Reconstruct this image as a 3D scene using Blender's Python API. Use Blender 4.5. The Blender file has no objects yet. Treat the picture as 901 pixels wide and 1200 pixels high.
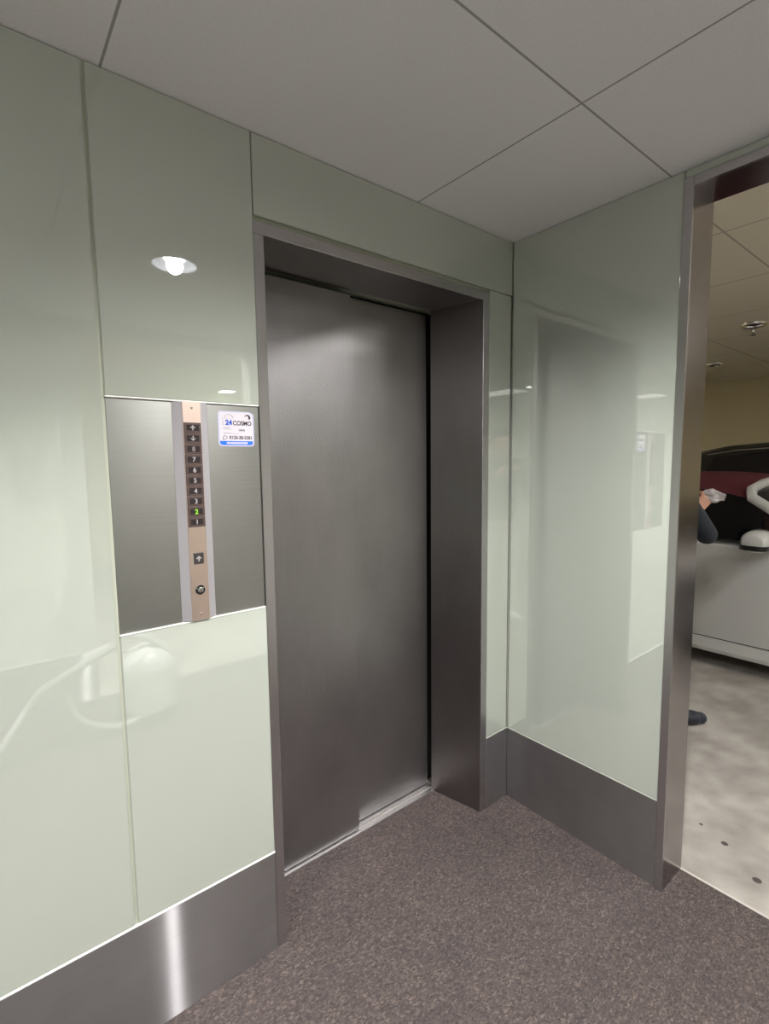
import bpy, bmesh, math, random
from mathutils import Vector, Matrix
random.seed(4)
S = bpy.context.scene
COL = S.collection
PI = math.pi
H = 2.35            # lobby ceiling
HG = 2.70           # garage ceiling

# ------------------------------------------------------------------ materials
def new_mat(name):
    m = bpy.data.materials.new(name); m.use_nodes = True
    nt = m.node_tree
    return m, nt, nt.nodes['Principled BSDF']

def lin(r, g, b):
    f = lambda c: (c/255/12.92 if c/255 <= .04045 else ((c/255+.055)/1.055)**2.4)
    return (f(r), f(g), f(b), 1)

def plain(name, col, rough=.5, metal=0., spec=.5, coat=0.):
    m, nt, b = new_mat(name)
    b.inputs['Base Color'].default_value = col
    b.inputs['Roughness'].default_value = rough
    b.inputs['Metallic'].default_value = metal
    b.inputs['Specular IOR Level'].default_value = spec
    b.inputs['Coat Weight'].default_value = coat
    return m

def noise_mix(nt, coord, scale3, nscale, c0, c1, lo=.35, hi=.65, detail=4):
    mp = nt.nodes.new('ShaderNodeMapping'); mp.inputs['Scale'].default_value = scale3
    nz = nt.nodes.new('ShaderNodeTexNoise'); nz.inputs['Scale'].default_value = nscale; nz.inputs['Detail'].default_value = detail
    rp = nt.nodes.new('ShaderNodeValToRGB')
    rp.color_ramp.elements[0].position = lo; rp.color_ramp.elements[0].color = c0
    rp.color_ramp.elements[1].position = hi; rp.color_ramp.elements[1].color = c1
    nt.links.new(coord, mp.inputs['Vector']); nt.links.new(mp.outputs[0], nz.inputs['Vector']); nt.links.new(nz.outputs['Fac'], rp.inputs['Fac'])
    return rp, nz

def pos(nt):
    return nt.nodes.new('ShaderNodeNewGeometry').outputs['Position']

def brushed(name, col, rough, aniso, vertical_brush=True, bump=0., var=.06, grain=None, streak=None):
    """stainless steel; UV u runs horizontally, v upward"""
    m, nt, b = new_mat(name)
    b.inputs['Metallic'].default_value = 1
    b.inputs['Roughness'].default_value = rough
    b.inputs['Anisotropic'].default_value = aniso
    b.inputs['Anisotropic Rotation'].default_value = 0 if vertical_brush else .25
    tg = nt.nodes.new('ShaderNodeTangent'); tg.direction_type = 'UV_MAP'; tg.uv_map = 'UVMap'
    nt.links.new(tg.outputs[0], b.inputs['Tangent'])
    uv = nt.nodes.new('ShaderNodeUVMap'); uv.uv_map = 'UVMap'
    sc = (700, 4, 1) if vertical_brush else (4, 700, 1)
    c0 = tuple(c*(1-var) for c in col[:3])+(1,); c1 = tuple(min(1, c*(1+var)) for c in col[:3])+(1,)
    rp, nz = noise_mix(nt, uv.outputs[0], sc, 1, c0, c1, .3, .7, 3)
    # broad smudges from wear
    rp2, nz2 = noise_mix(nt, uv.outputs[0], (2.2, 1.3, 1), 1.6, (.82, .82, .82, 1), (1.06, 1.06, 1.06, 1), .3, .7, 5)
    mx = nt.nodes.new('ShaderNodeMix'); mx.data_type = 'RGBA'; mx.blend_type = 'MULTIPLY'; mx.inputs[0].default_value = 1
    nt.links.new(rp.outputs[0], mx.inputs[6]); nt.links.new(rp2.outputs[0], mx.inputs[7]); nt.links.new(mx.outputs[2], b.inputs['Base Color'])
    if bump:
        n2 = nt.nodes.new('ShaderNodeTexNoise'); n2.inputs['Scale'].default_value = grain or 120; n2.inputs['Detail'].default_value = 2
        bp = nt.nodes.new('ShaderNodeBump'); bp.inputs['Strength'].default_value = bump; bp.inputs['Distance'].default_value = .002
        nt.links.new(uv.outputs[0], n2.inputs['Vector']); nt.links.new(n2.outputs['Fac'], bp.inputs['Height']); nt.links.new(bp.outputs[0], b.inputs['Normal'])
    if streak:      # second lobe: the long thin highlight that brush lines draw across themselves
        sr, sa, sw = streak
        gl = nt.nodes.new('ShaderNodeBsdfAnisotropic'); gl.distribution = 'GGX'
        gl.inputs['Roughness'].default_value = sr; gl.inputs['Anisotropy'].default_value = sa
        gl.inputs['Color'].default_value = tuple(min(1, c*1.5) for c in col[:3])+(1,)
        nt.links.new(tg.outputs[0], gl.inputs['Tangent'])
        ms = nt.nodes.new('ShaderNodeMixShader'); ms.inputs[0].default_value = sw
        nt.links.new(b.outputs[0], ms.inputs[1]); nt.links.new(gl.outputs[0], ms.inputs[2])
        nt.links.new(ms.outputs[0], nt.nodes['Material Output'].inputs['Surface'])
    return m

def emit(name, col, strength, base=.8):
    m, nt, b = new_mat(name)
    b.inputs['Base Color'].default_value = (base, base, base, 1)
    b.inputs['Emission Color'].default_value = col
    b.inputs['Emission Strength'].default_value = strength
    return m

def glass_panel_mat():
    m, nt, b = new_mat('back_painted_glass')
    rp, nz = noise_mix(nt, pos(nt), (1, 1, 1), 1.2, (.458, .496, .435, 1), (.485, .52, .46, 1), .3, .7, 3)
    nt.links.new(rp.outputs[0], b.inputs['Base Color'])
    b.inputs['Roughness'].default_value = .002
    b.inputs['IOR'].default_value = 3.1
    return m

def carpet_mat():
    m, nt, b = new_mat('chip_flooring')
    P = pos(nt)
    mp = nt.nodes.new('ShaderNodeMapping'); mp.inputs['Rotation'].default_value = (0, 0, .5); mp.inputs['Scale'].default_value = (1, 1.6, 1)
    nt.links.new(P, mp.inputs['Vector'])
    dn = nt.nodes.new('ShaderNodeTexNoise'); dn.inputs['Scale'].default_value = 90; dn.inputs['Detail'].default_value = 2
    nt.links.new(P, dn.inputs['Vector'])
    ad = nt.nodes.new('ShaderNodeVectorMath'); ad.operation = 'MULTIPLY_ADD'; ad.inputs[1].default_value = (.016, .016, 0)
    nt.links.new(dn.outputs['Color'], ad.inputs[0]); nt.links.new(mp.outputs[0], ad.inputs[2])
    vo = nt.nodes.new('ShaderNodeTexVoronoi'); vo.inputs['Scale'].default_value = 150
    nt.links.new(ad.outputs[0], vo.inputs['Vector'])
    rp = nt.nodes.new('ShaderNodeValToRGB'); rp.color_ramp.interpolation = 'LINEAR'
    e = rp.color_ramp.elements
    e[0].position = 0; e[0].color = lin(47, 40, 39)
    e[1].position = 1; e[1].color = lin(98, 87, 81)
    for p_, c in ((.2, lin(58, 50, 49)), (.45, lin(66, 57, 55)), (.75, lin(73, 64, 61)), (.9, lin(84, 75, 71))):
        q = e.new(p_); q.color = c
    sp = nt.nodes.new('ShaderNodeSeparateColor'); nt.links.new(vo.outputs['Color'], sp.inputs[0]); nt.links.new(sp.outputs[0], rp.inputs[0])
    rp2, n2 = noise_mix(nt, P, (1, 1, 1), 3.5, (.86, .86, .88, 1), (1.1, 1.08, 1.06, 1), .3, .7, 6)
    mx = nt.nodes.new('ShaderNodeMix'); mx.data_type = 'RGBA'; mx.blend_type = 'MULTIPLY'; mx.inputs[0].default_value = 1
    nt.links.new(rp.outputs[0], mx.inputs[6]); nt.links.new(rp2.outputs[0], mx.inputs[7]); nt.links.new(mx.outputs[2], b.inputs['Base Color'])
    b.inputs['Roughness'].default_value = .75
    bp = nt.nodes.new('ShaderNodeBump'); bp.inputs['Strength'].default_value = .25; bp.inputs['Distance'].default_value = .002
    nt.links.new(sp.outputs[1], bp.inputs['Height']); nt.links.new(bp.outputs[0], b.inputs['Normal'])
    return m

def concrete_mat():
    m, nt, b = new_mat('concrete_floor')
    P = pos(nt)
    rp, n1 = noise_mix(nt, P, (1, 1, 1), 2.2, lin(122, 117, 112), lin(172, 167, 162), .25, .72, 9)
    rp2, n2 = noise_mix(nt, P, (1, 1, 1), 9, (.8, .79, .77, 1), (1.08, 1.08, 1.07, 1), .3, .65, 6)
    mx = nt.nodes.new('ShaderNodeMix'); mx.data_type = 'RGBA'; mx.blend_type = 'MULTIPLY'; mx.inputs[0].default_value = 1
    nt.links.new(rp.outputs[0], mx.inputs[6]); nt.links.new(rp2.outputs[0], mx.inputs[7])
    cur = mx.outputs[2]
    # dark round stains in the concrete
    for (x, y, r) in ((.414, -.7174, .010), (.305, -.8503, .012), (.46, -.62, .006)):
        d = nt.nodes.new('ShaderNodeVectorMath'); d.operation = 'DISTANCE'; d.inputs[1].default_value = (x, y, -.002)
        nt.links.new(P, d.inputs[0])
        mr = nt.nodes.new('ShaderNodeMapRange'); mr.inputs['From Min'].default_value = r; mr.inputs['From Max'].default_value = r*1.35
        nt.links.new(d.outputs['Value'], mr.inputs['Value'])
        k = nt.nodes.new('ShaderNodeMix'); k.data_type = 'RGBA'; k.inputs[6].default_value = lin(62, 57, 54)
        nt.links.new(mr.outputs[0], k.inputs[0]); nt.links.new(cur, k.inputs[7]); cur = k.outputs[2]
    nt.links.new(cur, b.inputs['Base Color'])
    b.inputs['Roughness'].default_value = .55
    return m

def ceiling_tile_mat(name, col, x0, px, y0, py, w=.004, dark=.45):
    """plasterboard tiles with recessed joints on a regular grid"""
    m, nt, b = new_mat(name)
    P = pos(nt)
    sx = nt.nodes.new('ShaderNodeSeparateXYZ'); nt.links.new(P, sx.inputs[0])
    outs = []
    for axis, o, p_ in ((0, x0, px), (1, y0, py)):
        a = nt.nodes.new('ShaderNodeMath'); a.operation = 'SUBTRACT'; a.inputs[1].default_value = o - p_/2
        nt.links.new(sx.outputs[axis], a.inputs[0])
        f = nt.nodes.new('ShaderNodeMath'); f.operation = 'FLOORED_MODULO'; f.inputs[1].default_value = p_
        nt.links.new(a.outputs[0], f.inputs[0])
        s = nt.nodes.new('ShaderNodeMath'); s.operation = 'SUBTRACT'; s.inputs[1].default_value = p_/2
        nt.links.new(f.outputs[0], s.inputs[0])
        ab = nt.nodes.new('ShaderNodeMath'); ab.operation = 'ABSOLUTE'; nt.links.new(s.outputs[0], ab.inputs[0])
        outs.append(ab.outputs[0])
    mn = nt.nodes.new('ShaderNodeMath'); mn.operation = 'MINIMUM'; nt.links.new(outs[0], mn.inputs[0]); nt.links.new(outs[1], mn.inputs[1])
    mr = nt.nodes.new('ShaderNodeMapRange'); mr.inputs['From Min'].default_value = w*.5; mr.inputs['From Max'].default_value = w*.5+.0015
    nt.links.new(mn.outputs[0], mr.inputs['Value'])
    rp, nz = noise_mix(nt, P, (1, 1, 1), 160, tuple(c*.96 for c in col[:3])+(1,), col, .35, .65, 2)
    k = nt.nodes.new('ShaderNodeMix'); k.data_type = 'RGBA'; k.inputs[6].default_value = tuple(c*dark for c in col[:3])+(1,)
    nt.links.new(mr.outputs[0], k.inputs[0]); nt.links.new(rp.outputs[0], k.inputs[7]); nt.links.new(k.outputs[2], b.inputs['Base Color'])
    b.inputs['Roughness'].default_value = .85
    b.inputs['Specular IOR Level'].default_value = .25
    return m

M = dict(
    glass=glass_panel_mat(),
    seal=plain('joint_sealant', (.42, .44, .36, 1), .6),
    dark_gap=plain('dark_gap', (.012, .012, .012, 1), .9),
    edge=plain('polished_edge_glint', (.92, .92, .90, 1), .3),  # white stands for the downlight glinting on the polished glass edges
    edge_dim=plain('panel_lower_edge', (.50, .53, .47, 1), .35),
    steel_door=brushed('textured_steel', (.46, .45, .46, 1), .46, .7, True, .35, .04, 170, streak=(.13, -.9, .02)),
    steel_jamb=brushed('brushed_steel_reveal', (.31, .29, .295, 1), .40, .85, True),
    steel_face=brushed('brushed_steel_face', (.40, .385, .39, 1), .30, .8, False, streak=(.25, .30, .7)),
    steel_frame=brushed('brushed_steel_doorway', (.34, .31, .31, 1), .20, .35, False),
    steel_skirt=brushed('brushed_steel_skirting', (.44, .43, .44, 1), .34, .8, False, streak=(.205, .905, .10)),
    steel_plate=brushed('panel_steel', (.34, .345, .325, 1), .36, .5, False, var=.05),
    alu=brushed('aluminium_track', (.78, .76, .76, 1), .38, .3, False),
    silver=plain('silver_strip', (.52, .495, .53, 1), .42, .7),
    copper=brushed('copper_tinted_steel', (.95, .765, .68, 1), .42, .4, True, var=.03),
    ind=plain('indicator_plastic', lin(78, 64, 62), .35),
    ind_win=plain('indicator_window', lin(45, 39, 40), .25),
    legend=plain('legend_grey', lin(168, 164, 168), .6),
    legend_dim=plain('legend_dim', lin(132, 122, 124), .5),
    lit=emit('lit_digit', (.40, 1, .01, 1), .95, .02),
    btn=plain('button_black', lin(58, 52, 54), .3),
    chrome=plain('chrome', (.8, .8, .8, 1), .18, 1),
    black=plain('black_plastic', (.01, .01, .01, 1), .35),
    sticker=plain('sticker_white', lin(205, 200, 208), .6),
    sticker_edge=plain('sticker_border', lin(186, 188, 212), .5),
    ink=plain('ink_black', lin(38, 33, 37), .8),
    ink_grey=plain('ink_grey', lin(140, 134, 144), .8),
    ink_blue=plain('ink_blue', lin(30, 78, 190), .7),
    band_blue=plain('band_blue', lin(32, 106, 214), .4),
    carpet=carpet_mat(), concrete=concrete_mat(),
    ceil=ceiling_tile_mat('ceiling_board', (.84, .83, .85, 1), -.5166, .946, -.5900, 1.89, .0042, .42),
    ceil_g=ceiling_tile_mat('garage_ceiling_board', (.80, .74, .62, 1), 1.50, .935, -.25, .98, .010, .55),
    plaster=plain('plaster', (.62, .62, .58, 1), .9),
    edge_strip=plain('threshold_concrete', lin(176, 170, 163), .6),
)
def garage_wall_mat():
    m, nt, b = new_mat('garage_cream_paint')
    rp, nz = noise_mix(nt, pos(nt), (1, 1, 1), 1.1, (.56, .49, .31, 1), (.62, .55, .35, 1), .3, .7, 5)
    nt.links.new(rp.outputs[0], b.inputs['Base Color']); b.inputs['Roughness'].default_value = .8
    return m
M['cream'] = garage_wall_mat()

# ------------------------------------------------------------------ mesh helpers
class MB:
    def __init__(s): s.bm = bmesh.new()
    def box(s, x0, x1, y0, y1, z0, z1, bev=0., seg=2):
        r = bmesh.ops.create_cube(s.bm, size=1)
        vs = r['verts']
        for v in vs:
            v.co = Vector((x0+(v.co.x+.5)*(x1-x0), y0+(v.co.y+.5)*(y1-y0), z0+(v.co.z+.5)*(z1-z0)))
        if bev:
            es = list({e for v in vs for e in v.link_edges})
            bmesh.ops.bevel(s.bm, geom=es, offset=bev, segments=seg, affect='EDGES', clamp_overlap=True)
        return s
    def prism(s, poly, axis, a, b):
        """poly: 2-D points, extruded along axis from a to b. axis 0: (y,z); 1: (x,z); 2: (x,y)"""
        def p(q, t):
            return {0: (t, q[0], q[1]), 1: (q[0], t, q[1]), 2: (q[0], q[1], t)}[axis]
        A = [s.bm.verts.new(p(q, a)) for q in poly]; B = [s.bm.verts.new(p(q, b)) for q in poly]
        n = len(poly)
        s.bm.faces.new(A); s.bm.faces.new(B[::-1])
        for i in range(n): s.bm.faces.new((A[i], B[i], B[(i+1) % n], A[(i+1) % n]))
        return s
    def hexa(s, bottom, top):
        A = [s.bm.verts.new(p) for p in bottom]; B = [s.bm.verts.new(p) for p in top]
        s.bm.faces.new(A[::-1]); s.bm.faces.new(B)
        n = len(A)
        for i in range(n): s.bm.faces.new((A[i], A[(i+1) % n], B[(i+1) % n], B[i]))
        return s
    def lathe(s, prof, c, axis='z', seg=40):
        """prof: (radius, height) list"""
        rings = []
        for r, h in prof:
            ring = []
            for i in range(seg):
                a = 2*PI*i/seg; u, v = r*math.cos(a), r*math.sin(a)
                q = {'z': (u, v, h), 'y': (u, h, v), 'x': (h, u, v)}[axis]
                ring.append(s.bm.verts.new((c[0]+q[0], c[1]+q[1], c[2]+q[2])))
            rings.append(ring)
        for A, B in zip(rings, rings[1:]):
            for i in range(seg): s.bm.faces.new((A[i], A[(i+1) % seg], B[(i+1) % seg], B[i]))
        return s
    def loft(s, rings, closed=True, caps=True):
        R = [[s.bm.verts.new(p) for p in ring] for ring in rings]
        n = len(R[0])
        for A, B in zip(R, R[1:]):
            for i in range(n if closed else n-1): s.bm.faces.new((A[i], A[(i+1) % n], B[(i+1) % n], B[i]))
        if caps and closed: s.bm.faces.new(R[0][::-1]); s.bm.faces.new(R[-1])
        return s
    def tube(s, path, rad, seg=12, closed=False, flat=None):
        path = [Vector(p) for p in path]; n = len(path)
        rads = rad if isinstance(rad, (list, tuple)) else [rad]*n
        rings = []; up = None
        for i, p in enumerate(path):
            a = path[(i-1) % n] if (closed or i) else p
            b = path[(i+1) % n] if (closed or i < n-1) else p
            t = (b-a).normalized()
            if up is None: up = Vector((0, 0, 1)) if abs(t.z) < .9 else Vector((1, 0, 0))
            sx = t.cross(up).normalized(); up = sx.cross(t).normalized()
            rings.append([s.bm.verts.new(p + sx*math.cos(2*PI*k/seg)*rads[i] + up*math.sin(2*PI*k/seg)*rads[i]*(flat or 1)) for k in range(seg)])
        pairs = list(zip(rings, rings[1:])) + ([(rings[-1], rings[0])] if closed else [])
        for A, B in pairs:
            for i in range(seg): s.bm.faces.new((A[i], A[(i+1) % seg], B[(i+1) % seg], B[i]))
        if not closed: s.bm.faces.new(rings[0][::-1]); s.bm.faces.new(rings[-1])
        return s
    def build(s, name, mat, parent=None, smooth=False, auto=None):
        bmesh.ops.recalc_face_normals(s.bm, faces=s.bm.faces)
        return link(name, s.bm, mat, parent, smooth)

def world_loc(o):
    v = Vector((0, 0, 0))
    while o is not None: v += o.location; o = o.parent
    return v

def link(name, bm, mat, parent=None, smooth=False):
    off = world_loc(parent) if parent else Vector((0, 0, 0))
    uv = bm.loops.layers.uv.get('UVMap') or bm.loops.layers.uv.new('UVMap')
    bm.normal_update()
    for f in bm.faces:
        n = f.normal
        if abs(n.z) > .8: u, v = Vector((1, 0, 0)), Vector((0, 1, 0))
        else:
            u = Vector((-n.y, n.x, 0)).normalized(); v = Vector((0, 0, 1))
        for l in f.loops: l[uv].uv = (l.vert.co.dot(u), l.vert.co.dot(v))
        f.smooth = smooth
    for vtx in bm.verts: vtx.co -= off
    me = bpy.data.meshes.new(name); bm.to_mesh(me); bm.free()
    if mat: me.materials.append(mat)
    o = bpy.data.objects.new(name, me); COL.objects.link(o)
    if parent: o.parent = parent
    if smooth and hasattr(me, 'set_sharp_from_angle'): me.set_sharp_from_angle(angle=math.radians(40))
    return o

def tag(o, label=None, cat=None, group=None, kind=None):
    if label: o['label'] = label
    if cat: o['category'] = cat
    if group: o['group'] = group
    if kind: o['kind'] = kind
    return o

def thing(name, loc, label, cat, group=None):
    o = bpy.data.objects.new(name, None); COL.objects.link(o); o.location = loc
    o.empty_display_size = .1
    return tag(o, label, cat, group)

def struct(name, mb, mat, label=None):
    o = mb.build(name, mat); o['kind'] = 'structure'
    if label: o['label'] = label
    return o

def dg():
    return bpy.context.evaluated_depsgraph_get()

def bake(o):
    """apply the modifiers of o into its mesh"""
    bpy.context.view_layer.update()
    ev = o.evaluated_get(dg())
    me = bpy.data.meshes.new_from_object(ev)
    old = o.data; o.modifiers.clear(); o.data = me
    bpy.data.meshes.remove(old)
    return o

def text(name, s, size, mat, parent, x, y, z, width=None, bold=0., align='CENTER', extrude=.0002):
    """lettering in the plane y = const, facing the lobby (-y)"""
    c = bpy.data.curves.new(name, 'FONT'); c.body = s; c.size = size; c.align_x = align; c.align_y = 'CENTER'
    c.extrude = extrude; c.offset = bold
    t = bpy.data.objects.new(name+'_tmp', c); COL.objects.link(t)
    bpy.context.view_layer.update()
    me = bpy.data.meshes.new_from_object(t.evaluated_get(dg()))
    bpy.data.objects.remove(t)
    xs = [v.co.x for v in me.vertices]; w = max(xs)-min(xs)
    k = width/w if width else 1
    cx = (max(xs)+min(xs))/2
    ys = [v.co.y for v in me.vertices]; cy = (max(ys)+min(ys))/2
    bm = bmesh.new(); bm.from_mesh(me); bpy.data.meshes.remove(me)
    for v in bm.verts:
        v.co = Vector((x+(v.co.x-cx)*k, y-v.co.z, z+(v.co.y-cy)))
    return link(name, bm, mat, parent)

# ------------------------------------------------------------------ the lobby shell
YO, YD = .0012, .2364          # front of lift frame, back edge of its reveal
XL, XR = -1.1157, -.1420       # outer edges of lift frame
HF = 2.1261
SK = .3139                     # skirting top
YB0, YB1 = -.6328, -1.78       # doorway in the right wall (outer edges)
XT = .155                      # right wall thickness
YF, XW = -2.25, -4.2           # opposite wall, far left wall

struct('floor', MB().prism([(XW, YF), (0, YF), (0, YB1), (.150, YB1), (.150, YB0-.02), (0, YB0-.02), (0, .224), (XW, .224)], 2, -.03, 0), M['carpet'], 'brown mottled chip floor of the lift lobby')
struct('ceiling', MB().box(XW, .02, YF-.05, .02, H, H+.04), M['ceil'], 'white board ceiling of the lift lobby with fine joints')

w = MB()
w.box(XW, XL+.02, .012, .34, 0, H)
w.box(XR-.02, XT, .012, .34, 0, H)
w.box(XL+.02, XR-.02, .012, .34, 2.112, H)
w.box(XL, XR, .34, .36, 0, H)
struct('wall_back', w, M['seal'])
w = MB()
w.box(.012, XT, YB0+.004, .012, 0, H+.5)
w.box(.012, XT, YB1, YB0+.004, 2.335, H+.5)
w.box(.012, XT, YF-.15, YB1, 0, H+.5)
struct('wall_right', w, M['plaster'])
w = MB()
w.box(XW, -1.22, YF-.15, YF-.012, 0, H+.5)
w.box(-1.22, XT, YF-.15, YF-.012, 2.28, H+.5)
w.box(-.12, XT, YF-.15, YF-.012, 0, H+.5)
struct('wall_front', w, M['plaster'])
struct('wall_left', MB().box(XW-.15, XW, YF-.15, .34, 0, H+.5), M['plaster'])

# ------------------------------------------------------------------ glass panels
GP = 'back-painted glass wall panels'
def gpanel(label, x0, x1, y0, y1, z0, z1):
    o = MB().box(x0, x1, y0, y1, z0, z1, .0018, 2).build('glass_wall_panel', M['glass'])
    return tag(o, label, 'wall panel', GP)
G = .0035
XA = -1.4985
Zc0, Zc1 = 1.0707, 1.6400
gpanel('tall pale green glass panel left of the lift call panel, at the left edge of the photo', -2.75, XA-G, 0, .010, SK+.004, H-.002)
gpanel('pale green glass panel above the lift call panel, reflecting the ceiling downlight', XA+G, XL-.0006, 0, .010, Zc1, H-.002)
gpanel('pale green glass panel below the lift call panel, down to the steel skirting', XA+G, XL-.0006, 0, .010, SK+.004, Zc0)
gpanel('long green glass panel over the lift doors, under the ceiling', XL+.002, -.0015, 0, .010, HF+.016, H-.002)
gpanel('narrow green glass strip between the lift frame and the room corner', XR+.002, -.007, 0, .010, SK+.004, HF+.013)
gpanel('wide green glass panel between the room corner and the doorway, reflecting the lift doors', 0, .010, YB0+.003, -.0025, SK+.004, H-.002)
gpanel('shallow green glass panel over the doorway to the car park', 0, .010, YB1, YB0-.001, 2.326, H-.002)
gpanel('green glass panel beyond the left edge of the photo, on the lift wall', -4.18, -2.757, 0, .010, SK+.004, H-.002)
gpanel('tall green glass panel on the wall facing the lift', -2.70, -1.225, YF-.010, YF, SK+.004, H-.002)
gpanel('tall green glass panel at the far end of the wall facing the lift', -4.18, -2.707, YF-.010, YF, SK+.004, H-.002)
gpanel('green glass panel over the entrance facing the lift', -1.218, -.002, YF-.010, YF, 2.285, H-.002)
gpanel('green glass panel on the far left end wall', XW, XW+.010, YF+.01, -.01, SK+.004, H-.002)

# joints: sealant recessed between panels, white strips that paint the glint on panel edges
struct('trim_1', MB().box(XA-G, XA+G, .004, .011, SK, H-.001), M['seal'])
struct('trim_2', MB().box(XA+G, XL-.003, -.0012, .010, Zc1-.0035, Zc1-.0002), M['edge'])
struct('trim_3', MB().box(XA+G, XL-.003, -.0012, .010, Zc0+.0002, Zc0+.0025), M['edge'])
struct('trim_4', MB().box(-.0065, -.0005, .003, .011, SK, HF+.014), M['dark_gap'])
struct('trim_5', MB().box(.1495, .158, YB1+.02, YB0-.02, -.02, .0015), M['edge_strip'], 'pale threshold edge between lobby floor and car park concrete')

# skirting
def skirt(name, mb): return struct(name, mb, M['steel_skirt'])
skirt('baseboard_back', MB().box(-4.18, XL-.001, -.0015, .010, 0, SK, .001, 1))
skirt('baseboard_corner', MB().box(XR+.001, -.001, -.0015, .010, 0, SK, .001, 1))
skirt('baseboard_right', MB().box(-.0015, .010, YB0+.001, -.002, 0, SK, .001, 1))
skirt('baseboard_front', MB().box(-4.18, -1.222, YF-.010, YF+.0015, 0, SK, .001, 1))
skirt('baseboard_left', MB().box(XW, XW+.012, YF+.01, -.01, 0, SK, .001, 1))
struct('trim_6', MB().box(-4.18, XL-.001, -.0022, .008, SK, SK+.0032), M['edge'])  # white strip paints the glint along the panels' lower edge
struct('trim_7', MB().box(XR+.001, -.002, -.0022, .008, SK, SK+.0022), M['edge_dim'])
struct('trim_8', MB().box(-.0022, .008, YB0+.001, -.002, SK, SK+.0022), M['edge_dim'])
struct('trim_9', MB().box(-4.18, -1.222, YF-.008, YF+.0022, SK, SK+.0032), M['edge'])

# ------------------------------------------------------------------ lift door frame, doors, sill
FW = .029
XLi, XRi = XL+FW, XR-.036      # inner edges at the front
XLb, XRb = -1.040, -.232       # inner edges at the back of the splayed reveal
ZS = 2.0985                    # soffit
fr = thing('elevator_door_frame', ((XL+XR)/2, 0, 0), 'brushed steel frame with deep splayed reveals around the lift doors', 'door frame')
def jamb(xo, xi, xb, name='jamb'):
    # front face
    m = MB(); m.hexa([(xo, YO, 0), (xi, YO, 0), (xi, YO+.012, 0), (xo, YO+.012, 0)], [(xo, YO, HF), (xi, YO, HF), (xi, YO+.012, HF), (xo, YO+.012, HF)])
    f = m.build('face', M['steel_face'])
    return f
for xo, xi, xb in ((XL, XLi, XLb), (XR, XRi, XRb)):
    sg = -1 if xo == XL else 1
    pl = [(xi, YO+.0005), (xb, YD), (xb+sg*.012, YD), (xo, .020), (xo, YO+.0005)] 
    j = MB().prism(pl, 2, 0, ZS+.004).build('jamb', M['steel_jamb'], fr)
    MB().box(min(xo, xi), max(xo, xi), YO-.0015, YO+.0005, 0, ZS-.0045, .0006, 1).build('jamb_face', M['steel_face'], j)
hd = MB().prism([(YO+.0005, ZS-.004), (YD-.004, ZS+.002), (YD-.004, ZS+.012), (.02, HF), (YO+.0005, HF)], 0, XL, XR).build('header', M['steel_jamb'], fr)
MB().box(XL, XR, YO-.0015, YO+.0005, ZS-.004, HF, .0006, 1).build('header_face', M['steel_face'], hd)

DY1, DY2 = .2390, .2760
def leaf(label, x0, x1, y, zt):
    root = thing('elevator_door', ((x0+x1)/2, y+.012, .006), label, 'lift door', 'sliding lift doors')
    MB().box(x0, x1, y, y+.024, .006, zt, .0025, 2).build('door_panel', M['steel_door'], root)
    MB().box(x0+.02, x0+.06, y+.008, y+.016, -.006, .006).build('guide_shoe', M['black'], root)
    MB().box(x1-.06, x1-.02, y+.008, y+.016, -.006, .006).build('guide_shoe', M['black'], root)
    return root
leaf('left lift door leaf in grey textured steel, the nearer one overlapping the other', -1.06, -.6325, DY1, ZS-.010)
leaf('right lift door leaf in grey textured steel, set back behind the left leaf', -.675, -.2185, DY2, ZS-.006)
# dark shaft behind the leaves
struct('trim_10', MB().box(XL+.021, XR-.021, .305, .338, -.01, 2.11), M['dark_gap'])

sill = thing('elevator_sill', (-.64, .26, -.02), 'silver grooved aluminium sill track under the lift doors', 'door sill')
y0, y1 = .2245, .305
prof = [(y0, -.03), (y0, .003)]
for g in (DY1+.007, DY2+.007):
    prof += [(g, .003), (g, -.010), (g+.010, -.010), (g+.010, .003)]
prof += [(y1, .003), (y1, -.03)]
MB().prism(prof, 0, XLb-.01, XRb+.016).build('track', M['alu'], sill)

# ------------------------------------------------------------------ doorway frame in the right wall
ZD = 2.3197
df = thing('doorway_frame', (.07, (YB0+YB1)/2, 0), 'deep brushed steel frame of the open doorway to the car park', 'door frame')
FB = .0265
for yo, yi in ((YB0, YB0-FB), (YB1, YB1+FB)):
    j = MB().box(-.0005, XT, min(yo, yi), max(yo, yi), 0, ZD).build('jamb', M['steel_frame'], df)
    MB().box(-.010, -.0005, min(yo, yi), max(yo, yi), 0, ZD, .001, 1).build('jamb_face', M['steel_face'], j)
hd = MB().box(-.0005, XT, YB1+FB, YB0-FB, ZD-.026, ZD).build('header', M['steel_frame'], df)
MB().box(-.010, -.0005, YB1+FB, YB0-FB, ZD-.026, ZD, .001, 1).build('header_face', M['steel_face'], hd)

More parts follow.
